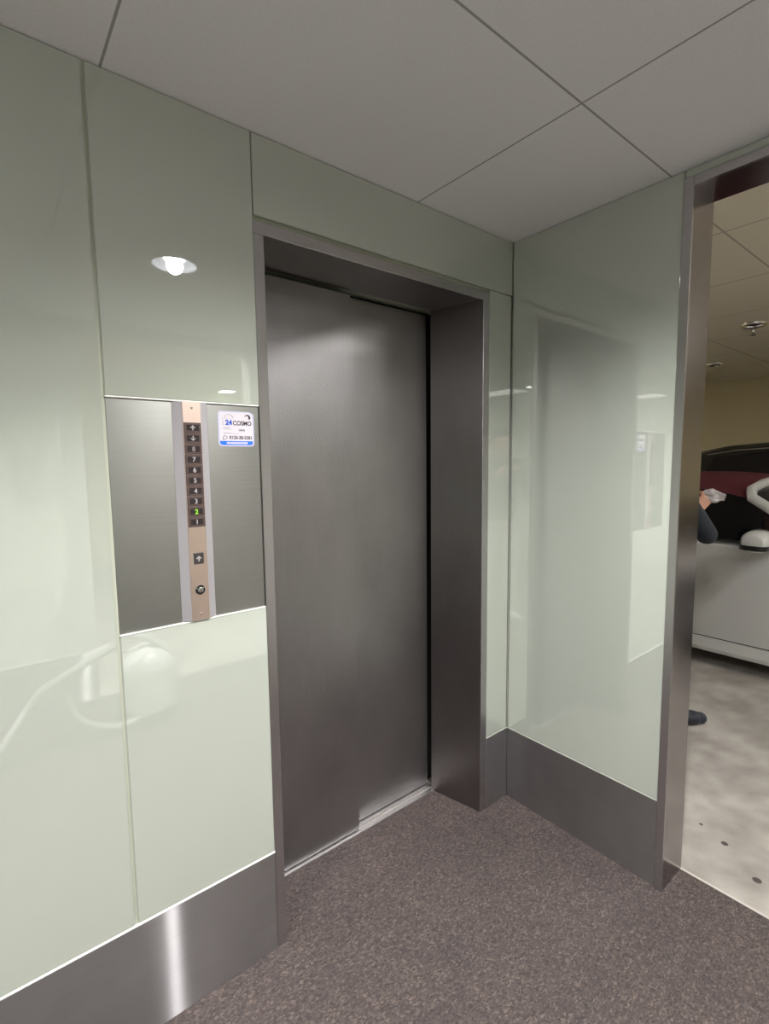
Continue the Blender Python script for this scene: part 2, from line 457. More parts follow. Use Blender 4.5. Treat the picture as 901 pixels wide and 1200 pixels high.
# ------------------------------------------------------------------ call panel
cp = thing('elevator_call_panel', (-1.31, .01, Zc0), 'steel lift call panel with a copper-coloured strip of floor indicators and a button', 'call panel')
YP = .0035
MB().box(XA+G+.0005, -1.3485, YP, .0115, Zc0+.003, Zc1-.004, .0005, 1).build('side_plate', M['steel_plate'], cp)
MB().box(-1.2605, XL-.0035, YP, .0115, Zc0+.003, Zc1-.004, .0005, 1).build('side_plate', M['steel_plate'], cp)
YC = -.0075
CX0, CX1 = -1.3262, -1.2805
zb, zt = 1.0755, Zc1-.004
for a, b in ((-1.3485, CX0), (-1.2605, CX1)):
    sg = 1 if b > a else -1
    MB().prism([(a, YP), (b, YC+.002), (b, .0115), (a, .0115)], 2, zb, zt).build('side_strip', M['silver'], cp)
face = MB().box(CX0, CX1, YC, .0115, zb-.001, zt+.001, .0008, 1).build('faceplate', M['copper'], cp)
face['label'] = 'copper-tinted face strip'
CX = (CX0+CX1)/2
zi1, zi0 = 1.5850, 1.3195
n = 10; ph = (zi1-zi0)/n
legends = ['up', 'down', '8', '7', '6', '5', '4', '3', '2', '1']
def arrow(m, x, y, z, s, up):
    k = 1 if up else -1
    # shaft and chevron head
    m.prism([(x-.10*s, z-.5*s*k), (x+.10*s, z-.5*s*k), (x+.10*s, z+.3*s*k), (x-.10*s, z+.3*s*k)], 1, y, y+.0006)
    for q in (-1, 1):
        m.prism([(x, z+.5*s*k), (x+q*.5*s, z+.02*s*k), (x+q*.36*s, z-.10*s*k), (x, z+.24*s*k)], 1, y, y+.0006)
    return m
for i, t in enumerate(legends):
    zc = zi1-ph*(i+.5)
    tile = MB().box(CX0+.0015, CX1-.0015, YC-.0022, YC+.001, zc-ph/2+.0004, zc+ph/2-.0004, .0008, 1).build('floor_indicator', M['ind'], cp)
    MB().box(CX-.0155, CX+.0155, YC-.0028, YC-.0020, zc-ph*.28, zc+ph*.28, .0004, 1).build('indicator_window', M['ind_win'], tile)
    if t in ('up', 'down'):
        arrow(MB(), CX, YC-.0034, zc, .0125, t == 'up').build('arrow', M['legend'], tile)
    else:
        mt = M['lit'] if t == '2' else (M['legend_dim'] if t == '8' else M['legend'])
        o = text('numeral', t, .0165, mt, tile, CX, YC-.0031, zc, bold=.0006 if t == '2' else .0003)
        if t == '2': o['label'] = 'lit green numeral 2'
zbn = 1.2375
bz = MB().box(CX-.0140, CX+.0140, YC-.0018, YC+.001, zbn-.0155, zbn+.0155, .001, 1).build('call_button', M['chrome'], cp)
k = MB().box(CX-.0120, CX+.0120, YC-.0030, YC-.001, zbn-.0135, zbn+.0135, .0012, 2).build('button_cap', M['btn'], bz)
arrow(MB(), CX, YC-.0036, zbn, .014, True).build('arrow', M['legend'], k)
zk = 1.1545
ks = MB().lathe([(0, YC+.001), (.0125, YC+.001), (.0125, YC-.002), (.0115, YC-.003), (0, YC-.003)], (CX+.0004, 0, zk), 'y', 32).build('key_switch', M['black'], cp, True)
kc = MB().lathe([(0, YC-.002), (.0070, YC-.002), (.0070, YC-.0042), (.0060, YC-.0048), (0, YC-.0048)], (CX+.0004, 0, zk), 'y', 24).build('key_core', M['chrome'], ks, True)
MB().box(CX-.0042, CX+.0050, YC-.0052, YC-.0046, zk-.0010, zk+.0010).build('keyhole', M['black'], ks)
for q in (-1, 1):
    MB().box(CX+q*.0088-.0018, CX+q*.0088+.0018, YC-.0034, YC-.0028, zk+.0045, zk+.0062).build('switch_mark', M['legend'], ks)
for zs_ in (1.6215, 1.0905):
    MB().lathe([(0, YC+.001), (.0036, YC+.001), (.0036, YC-.0008), (.0026, YC-.0022), (0, YC-.0026)], (CX, 0, zs_), 'y', 20).build('screw', M['chrome'], cp, True)

# ------------------------------------------------------------------ maintenance sticker
sx0, sx1, sz0, sz1 = -1.2335, -1.1335, 1.5270, 1.6195
st = thing('sticker', ((sx0+sx1)/2, YP, sz0), 'white square sticker with blue bottom band on the call panel right of the buttons', 'sticker')
def rrect(x0, x1, z0, z1, r, cut=0, n=6):
    pts = []
    for cx_, cz_, a0 in ((x1-r, z0+r, -90), (x1-r, z1-r, 0), (x0+r, z1-r, 90), (x0+r, z0+r, 180)):
        if cut and a0 == 0:
            pts += [(x1, z1-cut), (x1-cut*.45, z1-cut*.35), (x1-cut*1.4, z1)]
            continue
        for i in range(n+1):
            a = math.radians(a0+90*i/n); pts.append((cx_+r*math.cos(a), cz_+r*math.sin(a)))
    return pts
ys = YP-.0006
MB().prism(rrect(sx0, sx1, sz0, sz1, .009, .009), 1, ys, YP).build('backing', M['sticker_edge'], st)
MB().prism(rrect(sx0+.004, sx1-.004, sz0+.012, sz1-.003, .004, .009), 1, ys-.0002, ys).build('label_face', M['sticker'], st)
band = MB().prism([(sx0+.004, sz0+.0140), (sx0+.004, sz0+.0085), (sx0+.009, sz0+.0035), (sx1-.009, sz0+.0035), (sx1-.004, sz0+.0085), (sx1-.004, sz0+.0140)], 1, ys-.0004, ys).build('blue_band', M['band_blue'], st)
yt = ys-.0006
text('lettering', '24', .0185, M['ink_blue'], st, sx0+.0295, yt, sz0+.0630, width=.018, bold=.0008)
text('lettering', 'COSMO', .0165, M['ink'], st, sx0+.0670, yt, sz0+.0620, width=.052, bold=.0003)
text('lettering', '0120-38-5581', .0125, M['ink'], st, sx0+.0610, yt, sz0+.0235, width=.063, bold=.0002)
m = MB()   # swoosh emblem at the top right
pts_o, pts_i = [], []
for i in range(13):
    a = math.radians(165-i*17)
    pts_o.append((sx0+.0825+.0085*math.cos(a), sz0+.0775+.0080*math.sin(a)))
    pts_i.append((sx0+.0815+(.0080-.0004*i)*math.cos(a)*.95, sz0+.0765+(.0066-.00022*i)*math.sin(a)))
m.prism(pts_o+pts_i[::-1], 1, yt, ys).build('emblem', M['ink'], st)
m = MB()   # thin circle sector around the 24 and the telephone pictogram
m.tube([(sx0+.030+.0125*math.cos(a), yt+.0002, sz0+.071+.0135*math.sin(a)) for a in [math.radians(15+i*12) for i in range(13)]], .00045, 6)
m.tube([(sx0+.0125, yt+.0002, sz0+.068), (sx0+.0135, yt+.0002, sz0+.057), (sx0+.019, yt+.0002, sz0+.056)], .0004, 6)
m.build('outline_mark', M['ink_grey'], st)
m = MB()
m.tube([(sx0+.0115, yt+.0002, sz0+.0185), (sx0+.0150, yt+.0002, sz0+.0265), (sx0+.0170, yt+.0002, sz0+.0290), (sx0+.0205, yt+.0002, sz0+.0265), (sx0+.0240, yt+.0002, sz0+.0255), (sx0+.0225, yt+.0002, sz0+.0195), (sx0+.0115, yt+.0002, sz0+.0185)], .0006, 6)
m.build('telephone_mark', M['ink'], st)
# small print, too small to read: fine grey rules
for (x0, x1, z, h) in ((.014, .032, .0485, .0013), (.014, .034, .0445, .0006), (.014, .034, .0345, .0014), (.036, .056, .0340, .0008), (.010, .030, .0735, .0006), (.057, .074, .0432, .0050)):
    MB().box(sx0+x0, sx0+x1, yt, ys, sz0+z-h/2, sz0+z+h/2).build('small_print', M['ink_grey'], st)
m = MB(); x = .022
while x < .078:
    L = random.uniform(.0018, .0036); m.box(sx0+x, sx0+x+L, yt, ys, sz0+.0062, sz0+.0112); x += L+.0007
m.build('band_print', M['sticker'], st)

# ------------------------------------------------------------------ lobby downlight and other fixtures
white = plain('fixture_white', (.75, .77, .82, 1), .4)
def downlight(x, y, label, energy):
    t = thing('downlight', (x, y, H), label, 'ceiling light', 'lobby downlights')
    MB().lathe([(.0935, H+.002), (.090, H-.002), (.098, H-.0045), (.101, H-.003), (.101, H+.001)], (x, y, 0), 'z', 48).build('trim_ring', white, t, True)
    MB().lathe([(.091, H-.001), (.080, H+.012), (.052, H+.026), (.046, H+.028)], (x, y, 0), 'z', 48).build('reflector', plain('reflector_white', (.85, .88, .95, 1), .3), t, True)
    MB().lathe([(0, H+.010), (.024, H+.011), (.036, H+.015), (.044, H+.024), (.044, H+.030)], (x, y, 0), 'z', 32).build('bulb', emit('bulb_glow', (1, .98, .97, 1), 70), t, True)
    sp = bpy.data.lights.new('lamp', 'SPOT'); sp.energy = energy; sp.spot_size = math.radians(149); sp.spot_blend = 1.0; sp.shadow_soft_size = .035; sp.color = (1, .98, .965)
    so = bpy.data.objects.new('lamp', sp); COL.objects.link(so); so.parent = t; so.location = (0, 0, -.004)
    c = MB().lathe([(0, H-.02), (.0925, H-.02), (.0925, H+.033), (0, H+.033)], (x, y, 0), 'z', 48).build('cutter', white)
    boolean_cut(bpy.data.objects['ceiling'], [c])
def boolean_cut(o, cutters):
    for c in cutters:
        md = o.modifiers.new('cut', 'BOOLEAN'); md.operation = 'DIFFERENCE'; md.object = c; md.solver = 'EXACT'
    bake(o)
    for c in cutters: bpy.data.objects.remove(c)
    return o
downlight(-1.000, -1.045, 'round white recessed downlight in the lobby ceiling, reflected in the upper glass panel', 285)
downlight(-2.900, -1.045, 'round white recessed downlight in the lobby ceiling, behind the photographer', 285)

def troffer(x, y, z, lx, ly, strength, label, col=(1, .98, .94, 1), group='fluorescent ceiling lights'):
    t = thing('fluorescent_light', (x, y, z), label, 'ceiling light', group)
    MB().box(x-lx/2-.02, x+lx/2+.02, y-ly/2-.02, y+ly/2+.02, z-.045, z+.003, .004, 1).build('housing', white, t)
    MB().box(x-lx/2, x+lx/2, y-ly/2, y+ly/2, z-.055, z-.044, .003, 1).build('diffuser', emit('tube_glow', col, strength), t)
    return t
troffer(-3.25, -1.85, H, .30, .60, 9, 'white fluorescent light in the lobby ceiling behind the photographer')

# ------------------------------------------------------------------ car park shell
GX0, GX1, GY0, GY1 = -5.0, 7.65, -7.0, 5.0
fl = MB().box(GX0, GX1, GY0, GY1, -.06, -.002)
struct('floor_garage', fl, M['concrete'], 'grey concrete floor of the car park')
struct('ceiling_garage', MB().box(GX0, GX1, GY0, GY1, HG, HG+.05), M['ceil_g'], 'cream board ceiling of the car park')
struct('wall_garage_right', MB().box(GX1, GX1+.1, GY0, GY1, 0, HG), M['cream'])
struct('wall_garage_back', MB().box(GX0, GX1, GY1, GY1+.1, 0, HG), M['cream'])
struct('wall_garage_front', MB().box(GX0, GX1, GY0-.1, GY0, 0, HG), M['cream'])
struct('wall_garage_left', MB().box(GX0-.1, GX0, GY0, GY1, 0, HG), M['cream'])

def ring_light(x, y, label, r=.095):
    t = thing('recessed_light', (x, y, HG), label, 'ceiling light', 'unlit recessed lights in the car park')
    MB().lathe([(r*.72, HG-.001), (r*.80, HG-.016), (r, HG-.020), (r*1.06, HG-.010), (r*1.06, HG+.002)], (x, y, 0), 'z', 36).build('trim_ring', M['chrome'], t, True)
    MB().lathe([(0, HG-.006), (r*.70, HG-.006), (r*.70, HG-.001)], (x, y, 0), 'z', 36).build('lens', M['black'], t, True)
    return t
ring_light(3.86, .245, 'nearer unlit recessed light in the car park ceiling, above the white car', .10)
ring_light(5.80, 1.20, 'farther unlit recessed light in the car park ceiling, beside the doorway edge', .11)
sh = thing('sprinkler_head', (4.05, .30, HG), 'small dark sprinkler head hanging under the car park ceiling', 'sprinkler')
MB().lathe([(.035, HG+.002), (.035, HG-.006), (.012, HG-.012), (.010, HG-.035), (.016, HG-.038), (.016, HG-.050), (0, HG-.050)], (4.05, .30, 0), 'z', 20).build('body', M['chrome'], sh, True)
MB().lathe([(0, HG-.062), (.026, HG-.062), (.026, HG-.066), (0, HG-.066)], (4.05, .30, 0), 'z', 20).build('deflector', M['black'], sh, True)
for q in (-1, 1):
    MB().tube([(4.05+q*.012, .30, HG-.048), (4.05+q*.018, .30, HG-.056), (4.05, .30, HG-.063)], .003, 6).build('frame_arm', M['black'], sh, True)
troffer(1.0, -2.3, HG, .18, 1.2, 75, 'white fluorescent light in the car park ceiling beside the lobby doorway')
troffer(4.1, -3.7, HG, .18, 1.2, 150, 'added white fluorescent fill light in the car park ceiling, out of view near the parked cars')  # unseen lamp added to brighten the car park ceiling and walls
troffer(2.0, 3.4, HG, .18, 1.2, 110, 'added white fluorescent fill light in the car park ceiling, out of view past the lift shaft')  # another unseen lamp, added as fill for the car park
troffer(-.75, -3.25, HG, .18, 1.2, 50, 'added white fluorescent fill light in the car park ceiling, out of view outside the lobby entrance')  # unseen lamp added so light through the entrance lifts the lobby ceiling
troffer(1.50, -6.75, HG, .20, .22, 9, 'short greenish fluorescent light in the far car park, reflected above the call panel', (.72, 1, .80, 1))

# ------------------------------------------------------------------ cars
paint_w = plain('car_paint_white', (.50, .50, .49, 1), .16, 0, .5, .6)
paint_k = plain('car_paint_black', (.006, .006, .008, 1), .12, 0, .5, .6)
carglass = plain('tinted_glass', (.004, .004, .005, 1), .06, 0, .5)
soft = plain('maroon_fabric', (.085, .016, .022, 1), .85, 0, .2)
rubber = plain('tyre_rubber', (.012, .012, .012, 1), .8)
alloy = plain('alloy', (.5, .5, .52, 1), .3, 1)
lamp_red = plain('lamp_red', (.35, .01, .01, 1), .15)
lamp_clear = plain('lamp_clear', (.6, .62, .65, 1), .1)

def car_body(stn, cx):
    """stations: (y, half width, z bottom, z belt, z top)"""
    rings = []
    for (y, w, zb_, zbelt, ztop) in stn:
        half = [(0, zb_), (w*.86, zb_), (w*.955, zb_+.025), (w*.972, zb_+.11), (w, zb_+(zbelt-zb_)*.55), (w*.992, zb_+(zbelt-zb_)*.80), (w*.975, zbelt-.03), (w*.93, zbelt), (w*.6, ztop-.01), (w*.25, ztop), (0, ztop)]
        full = half + [(-a, b) for a, b in half[-2:0:-1]]
        rings.append([(cx+a, y, b) for a, b in full])
    return rings

def wheel(cx, y, r, wd, side, root):
    xo = cx
    t = MB().lathe([(r*.62, -wd/2), (r*.93, -wd/2), (r, -wd*.38), (r, wd*.38), (r*.93, wd/2), (r*.62, wd/2), (r*.62, -wd/2)], (xo, y, r-.002), 'x', 40)
    wt = t.build('wheel', rubber, root, True)
    m = MB().lathe([(r*.63, -wd*.4), (r*.64, wd*.42), (r*.57, wd*.45), (r*.55, -wd*.2), (r*.63, -wd*.4)], (xo, y, r-.002), 'x', 40)
    for i in range(7):
        a = 2*PI*i/7; d = Vector((0, math.cos(a), math.sin(a))); c = Vector((xo+side*wd*.30, y, r-.002))
        m.tube([c+d*r*.06, c+d*r*.58], [r*.08, r*.05], 6)
    m.lathe([(0, side*wd*.38), (r*.12, side*wd*.36), (r*.12, side*wd*.1), (0, side*wd*.1)], (xo, y, r-.002), 'x', 20)
    m.build('rim', alloy, wt, True)
    return wt

def arch_cutter(cx, y, r, w):
    m = MB().lathe([(0, -w), (r, -w), (r, w), (0, w)], (cx, y, r*.93), 'x', 40)
    return m.build('cutter', rubber)

def roadster(cx):
    root = thing('convertible_car', (cx, 0, 0), 'white open-top style car with a maroon soft top parked nearest the doorway', 'car')
    stn = [(-1.98, .50, .26, .52, .56), (-1.90, .66, .20, .60, .64), (-1.6, .79, .17, .71, .76), (-1.1, .84, .13, .81, .87), (-.62, .85, .108, .880, .94), (-.2, .85, .105, .900, .93), (.3, .85, .105, .905, .92), (.8, .85, .108, .915, .94), (1.2, .85, .13, .925, .97), (1.65, .81, .18, .90, .94), (1.95, .68, .27, .83, .86), (2.02, .55, .32, .76, .79)]
    b = MB().loft(car_body(stn, cx)).build('body', paint_w, root, True)
    b.parent = None; b.location = root.location
    cut = [arch_cutter(cx+s*.80, y, .355, .20) for s in (-1, 1) for y in (-1.27, 1.22)]
    boolean_cut(b, cut); b.parent = root; b.location = (0, 0, 0)
    for p in b.data.polygons: p.use_smooth = True
    b.data.set_sharp_from_angle(angle=math.radians(35))
    for s in (-1, 1):
        for y in (-1.27, 1.22): wheel(cx+s*.745, y, .315, .20, s, root)
        # sill under the door
        MB().prism([(cx+s*.70, .108), (cx+s*.845, .108), (cx+s*.853, .135), (cx+s*.850, .205), (cx+s*.825, .214), (cx+s*.70, .214)], 1, -.86, .84).build('sill', paint_w, root)
        MB().tube([(cx+s*.850, -.55, .215), (cx+s*.8515, .55, .215)], .0035, 6).build('shut_line', M['dark_gap'], root)
        # side window
        lo, hi = cx+s*.800, cx+s*.705
        poly = [(-.70, .905), (-.19, 1.205), (.05, 1.262), (.45, 1.245), (.74, 1.08), (.83, .92)]
        f = lambda z: lo+(hi-lo)*(z-.9)/.36
        A = [(f(z), y, z) for y, z in poly]; B = [(f(z)-s*.012, y, z) for y, z in poly]
        MB().hexa(A, B).build('side_window', carglass, root)
        MB().tube([(lo+s*.012, -.68, .905), (lo+s*.012, .83, .918)], .010, 8).build('window_trim', M['black'], root)
        # door mirror
        mx0 = cx+s*1.000
        rings = []
        for k, (t, sc) in enumerate(((-.105, .35), (-.095, .72), (-.06, .95), (0, 1), (.06, .97), (.10, .80), (.112, .5))):
            ring = []
            for i in range(20):
                a = 2*PI*i/20
                yy = -.330 + .078*sc*math.copysign(abs(math.cos(a))**.8, math.cos(a)); zz = .952 + .070*sc*math.copysign(abs(math.sin(a))**.8, math.sin(a)) + .008*t/.1*(-s)
                ring.append((mx0+t, yy, zz))
            rings.append(ring)
        mr = MB().loft(rings).build('door_mirror', paint_w, root, True)
        MB().loft([[(mx0+t, -.330+.081*sc*math.copysign(abs(math.cos(a))**.8, math.cos(a)), .921+h) for a in [2*PI*i/24 for i in range(24)]] for h, t, sc in ((-.012, 0, .93), (.012, 0, .99))] if False else
                  [[(mx0+1.02*.108*math.copysign(abs(math.cos(a))**.55, math.cos(a)), -.330+.0805*math.copysign(abs(math.sin(a))**.55, math.sin(a)), .921+h) for a in [2*PI*i/32 for i in range(32)]] for h in (-.017, .013)]).build('mirror_stripe', M['black'], mr)
        MB().tube([(cx+s*.80, -.42, .905), (cx+s*.93, -.37, .912)], [.030, .022], 10, flat=.6).build('mirror_arm', paint_w, mr, True)
        # lamps
        MB().lathe([(0, -.05), (.10, -.05), (.11, -.02), (.09, .01), (0, .02)], (cx+s*.62, -1.80, .60), 'y', 24).build('headlamp', lamp_clear, root, True)
        MB().lathe([(0, .05), (.07, .05), (.08, .02), (.06, -.02), (0, -.03)], (cx+s*.58, 1.96, .70), 'y', 24).build('tail_lamp', lamp_red, root, True)
    # windscreen frame: pillars and header as one bent tube
    path = [(-.80, -.66, .90), (-.775, -.50, 1.02), (-.748, -.34, 1.135), (-.722, -.215, 1.212), (-.66, -.195, 1.262), (-.50, -.215, 1.300), (-.25, -.235, 1.325), (0, -.24, 1.332)]
    path = path + [(-x, y, z) for x, y, z in path[-2::-1]]
    MB().tube([(cx+x, y, z) for x, y, z in path], .034, 12).build('windscreen_frame', paint_w, root, True)
    top = [(x, y-.012, z-.01) for x, y, z in path[3:-3]]
    bot = [(x*1.06, -.66-.12*(1-abs(x)/.8), .90+.02*(1-abs(x)/.8)) for x, y, z in top]
    A = [Vector((cx+x, y, z)) for x, y, z in bot]; B = [Vector((cx+x, y, z)) for x, y, z in top]
    MB().loft([[a, b, b+Vector((0, .012, 0)), a+Vector((0, .012, 0))] for a, b in zip(A, B)]).build('windscreen', carglass, root, True)
    # soft top
    rings = []
    for (y, rx, rz, cz) in ((-.215, .700, 1.225, 1.335), (-.05, .700, 1.250, 1.362), (.1, .698, 1.268, 1.374), (.35, .695, 1.262, 1.374), (.55, .69, 1.225, 1.35), (.80, .70, 1.09, 1.24), (1.0, .71, .98, 1.08), (1.12, .71, .93, .96)):
        ring = []
        for i in range(17):
            t = -1+2*i/16
            ring.append((cx+rx*t, y, rz-.02+(cz-rz+.02)*(1-abs(t)**2.6)))
        for i in range(16, -1, -1):
            t = -1+2*i/16
            ring.append((cx+rx*t*.97, y, rz-.035+(cz-rz+.01)*(1-abs(t)**2.6)))
        rings.append(ring)
    MB().loft(rings).build('soft_top', soft, root, True)
    for s in (-1, 1):
        MB().hexa([(cx+s*.70, .42, 1.25), (cx+s*.70, .86, 1.06), (cx+s*.79, 1.10, .92), (cx+s*.80, .80, .915)], [(cx+s*.67, .42, 1.25), (cx+s*.67, .86, 1.06), (cx+s*.76, 1.10, .92), (cx+s*.77, .80, .915)]).build('soft_top_side', soft, root)
    MB().box(cx-.45, cx+.45, -2.0, -1.94, .30, .40, .02, 2).build('grille', M['black'], root)
    return root
roadster(3.10)

def suv(cx):
    root = thing('black_car', (cx, 0, 0), 'black taller car parked behind the white one', 'car')
    y0_ = -.6
    stn = [(y0_-2.2, .62, .30, .72, .78), (y0_-2.08, .80, .24, .86, .92), (y0_-1.6, .88, .20, .95, 1.02), (y0_-.9, .90, .19, 1.02, 1.08), (y0_-.2, .90, .19, 1.05, 1.08), (y0_+.8, .90, .19, 1.07, 1.1), (y0_+1.6, .89, .21, 1.09, 1.12), (y0_+2.0, .85, .27, 1.06, 1.1), (y0_+2.12, .72, .34, .96, 1.0)]
    b = MB().loft(car_body(stn, cx)).build('body', paint_k, root, True)
    b.parent = None; b.location = root.location
    boolean_cut(b, [arch_cutter(cx+s*.85, y, .39, .22) for s in (-1, 1) for y in (y0_-1.35, y0_+1.32)]); b.parent = root; b.location = (0, 0, 0)
    for p in b.data.polygons: p.use_smooth = True
    b.data.set_sharp_from_angle(angle=math.radians(35))
    # cabin
    rings = []
    for (y, zb_, zr, wt) in ((y0_-1.0, 1.0, 1.06, .70), (y0_-.55, 1.0, 1.38, .66), (y0_-.2, 1.0, 1.60, .63), (y0_+.3, 1.0, 1.665, .62), (y0_+.9, 1.0, 1.675, .62), (y0_+1.4, 1.0, 1.640, .61), (y0_+1.75, 1.0, 1.56, .60), (y0_+1.98, 1.0, 1.30, .64), (y0_+2.06, 1.0, 1.04, .68)):
        zr += .0
        half = [(0, zb_), (.84, zb_), (.84-(.84-wt)*.5, zb_+(zr-zb_)*.5), (wt+.02, zb_+(zr-zb_)*.86), (wt-.05, zb_+(zr-zb_)*.965), (wt*.5, zr), (0, zr)]
        full = half + [(-a, c) for a, c in half[-2:0:-1]]
        rings.append([(cx+a, y, c) for a, c in full])
    MB().loft(rings).build('cabin', paint_k, root, True)
    for s in (-1, 1):
        f = lambda z: cx+s*(.848-.18*(z-1.07)/.5)
        for a_, b_, nm in (((y0_-.55, y0_-.05), (y0_+.62, y0_+.62), 0), ((y0_+.70, y0_+.70), (y0_+1.62, y0_+1.45), 0)):
            poly = [(a_[0], 1.09), (a_[1], 1.535 if a_[0] < a_[1] else 1.56), (b_[1], 1.555 if b_[0] == b_[1] else 1.50), (b_[0], 1.11)]
            MB().hexa([(f(z), y, z) for y, z in poly], [(f(z)-s*.02, y, z) for y, z in poly]).build('side_window', carglass, root)
        pa = [(y0_-.15, 1.545), (y0_+.4, 1.588), (y0_+.9, 1.592), (y0_+1.25, 1.572), (y0_+1.52, 1.525)]
        MB().tube([(f(z)+s*.012, y, z) for y, z in pa], .007, 6).build('window_trim', M['chrome'], root, True)
        MB().tube([(f(1.1)+s*.004, y0_+.66, 1.1), (f(1.56)+s*.004, y0_+.66, 1.56)], .02, 6).build('door_pillar', M['ind'], root)
        for y in (y0_-1.35, y0_+1.32): wheel(cx+s*.79, y, .345, .22, s, root)
        MB().box(cx+s*.55-.16, cx+s*.55+.16, y0_-2.17, y0_-2.02, .70, .80, .03, 2).build('headlamp', lamp_clear, root, True)
        MB().box(cx+s*.66-.09, cx+s*.66+.09, y0_+1.98, y0_+2.10, .80, .98, .03, 2).build('tail_lamp', lamp_red, root, True)
    return root
suv(5.62)

# ------------------------------------------------------------------ people
def blob(name, prims, mat, parent, voxel, smooth=3):
    """union of tapered capsules and ellipsoids, remeshed into one continuous skin"""
    bm = bmesh.new()
    for p in prims:
        if p[0] == 'c':
            _, a, ra, b, rb = p
            a, b = Vector(a), Vector(b)
            for c, r in ((a, ra), (b, rb)):
                bmesh.ops.create_uvsphere(bm, u_segments=16, v_segments=10, radius=r, matrix=Matrix.Translation(c))
            d = b-a
            if d.length > 1e-5:
                q = d.to_track_quat('Z', 'Y').to_matrix().to_4x4()
                bmesh.ops.create_cone(bm, cap_ends=True, segments=16, radius1=ra, radius2=rb, depth=d.length, matrix=Matrix.Translation((a+b)/2) @ q)
        else:
            _, c, rad, rot = p
            mt = Matrix.Translation(Vector(c)) @ (rot.to_4x4() if rot else Matrix()) @ Matrix.Diagonal((rad[0], rad[1], rad[2], 1))
            bmesh.ops.create_uvsphere(bm, u_segments=24, v_segments=16, radius=1, matrix=mt)
    me = bpy.data.meshes.new(name); bm.to_mesh(me); bm.free()
    o = bpy.data.objects.new(name, me); COL.objects.link(o)
    r = o.modifiers.new('r', 'REMESH'); r.mode = 'VOXEL'; r.voxel_size = voxel
    s = o.modifiers.new('s', 'SMOOTH'); s.iterations = smooth; s.factor = .5
    bake(o)
    off = world_loc(parent)
    for v in o.data.vertices: v.co -= off
    for p in o.data.polygons: p.use_smooth = True
    o.data.materials.clear(); o.data.materials.append(mat)
    o.parent = parent
    return o

def hand_prims(wrist, d, nrm, side, curl, k=1., spread=.0):
    """d: towards the fingers, nrm: where the palm looks, side: towards the thumb"""
    d = Vector(d).normalized(); side = (Vector(side)-d*Vector(side).dot(d)).normalized(); nrm_ = d.cross(side).normalized()
    if nrm_.dot(Vector(nrm)) < 0: nrm_ = -nrm_
    n = nrm_; w_ = Vector(wrist); out = []
    for t in (-.026, -.009, .009, .026):
        out.append(('c', w_+side*t*.6, .015, w_+d*.085*k+side*t, .0125))
    lens = (.066, .076, .071, .055)
    for i, t in enumerate((.028, .0095, -.0095, -.028)):
        p = w_+d*(.088-.004*abs(i-1))*k+side*t; dirv = d+side*spread*t*8; dirv.normalize(); r = .0098-.0006*i
        ang = 0
        for j, fr_ in enumerate((.45, .30, .25)):
            ang += curl[j]
            v = (dirv*math.cos(ang)+n*math.sin(ang)).normalized()
            q = p+v*lens[i]*fr_*k
            out.append(('c', p, r, q, r*.88)); p = q; r *= .88
    p = w_+d*.022+side*.024; q = p+(side*.75+d*.6+n*.25).normalized()*.040; e = q+(d*.85+side*.25+n*.45).normalized()*.032; g = e+(d*.9+n*.35).normalized()*.024
    out += [('c', p, .0155, q, .0125), ('c', q, .012, e, .0105), ('c', e, .0105, g, .009)]
    return out

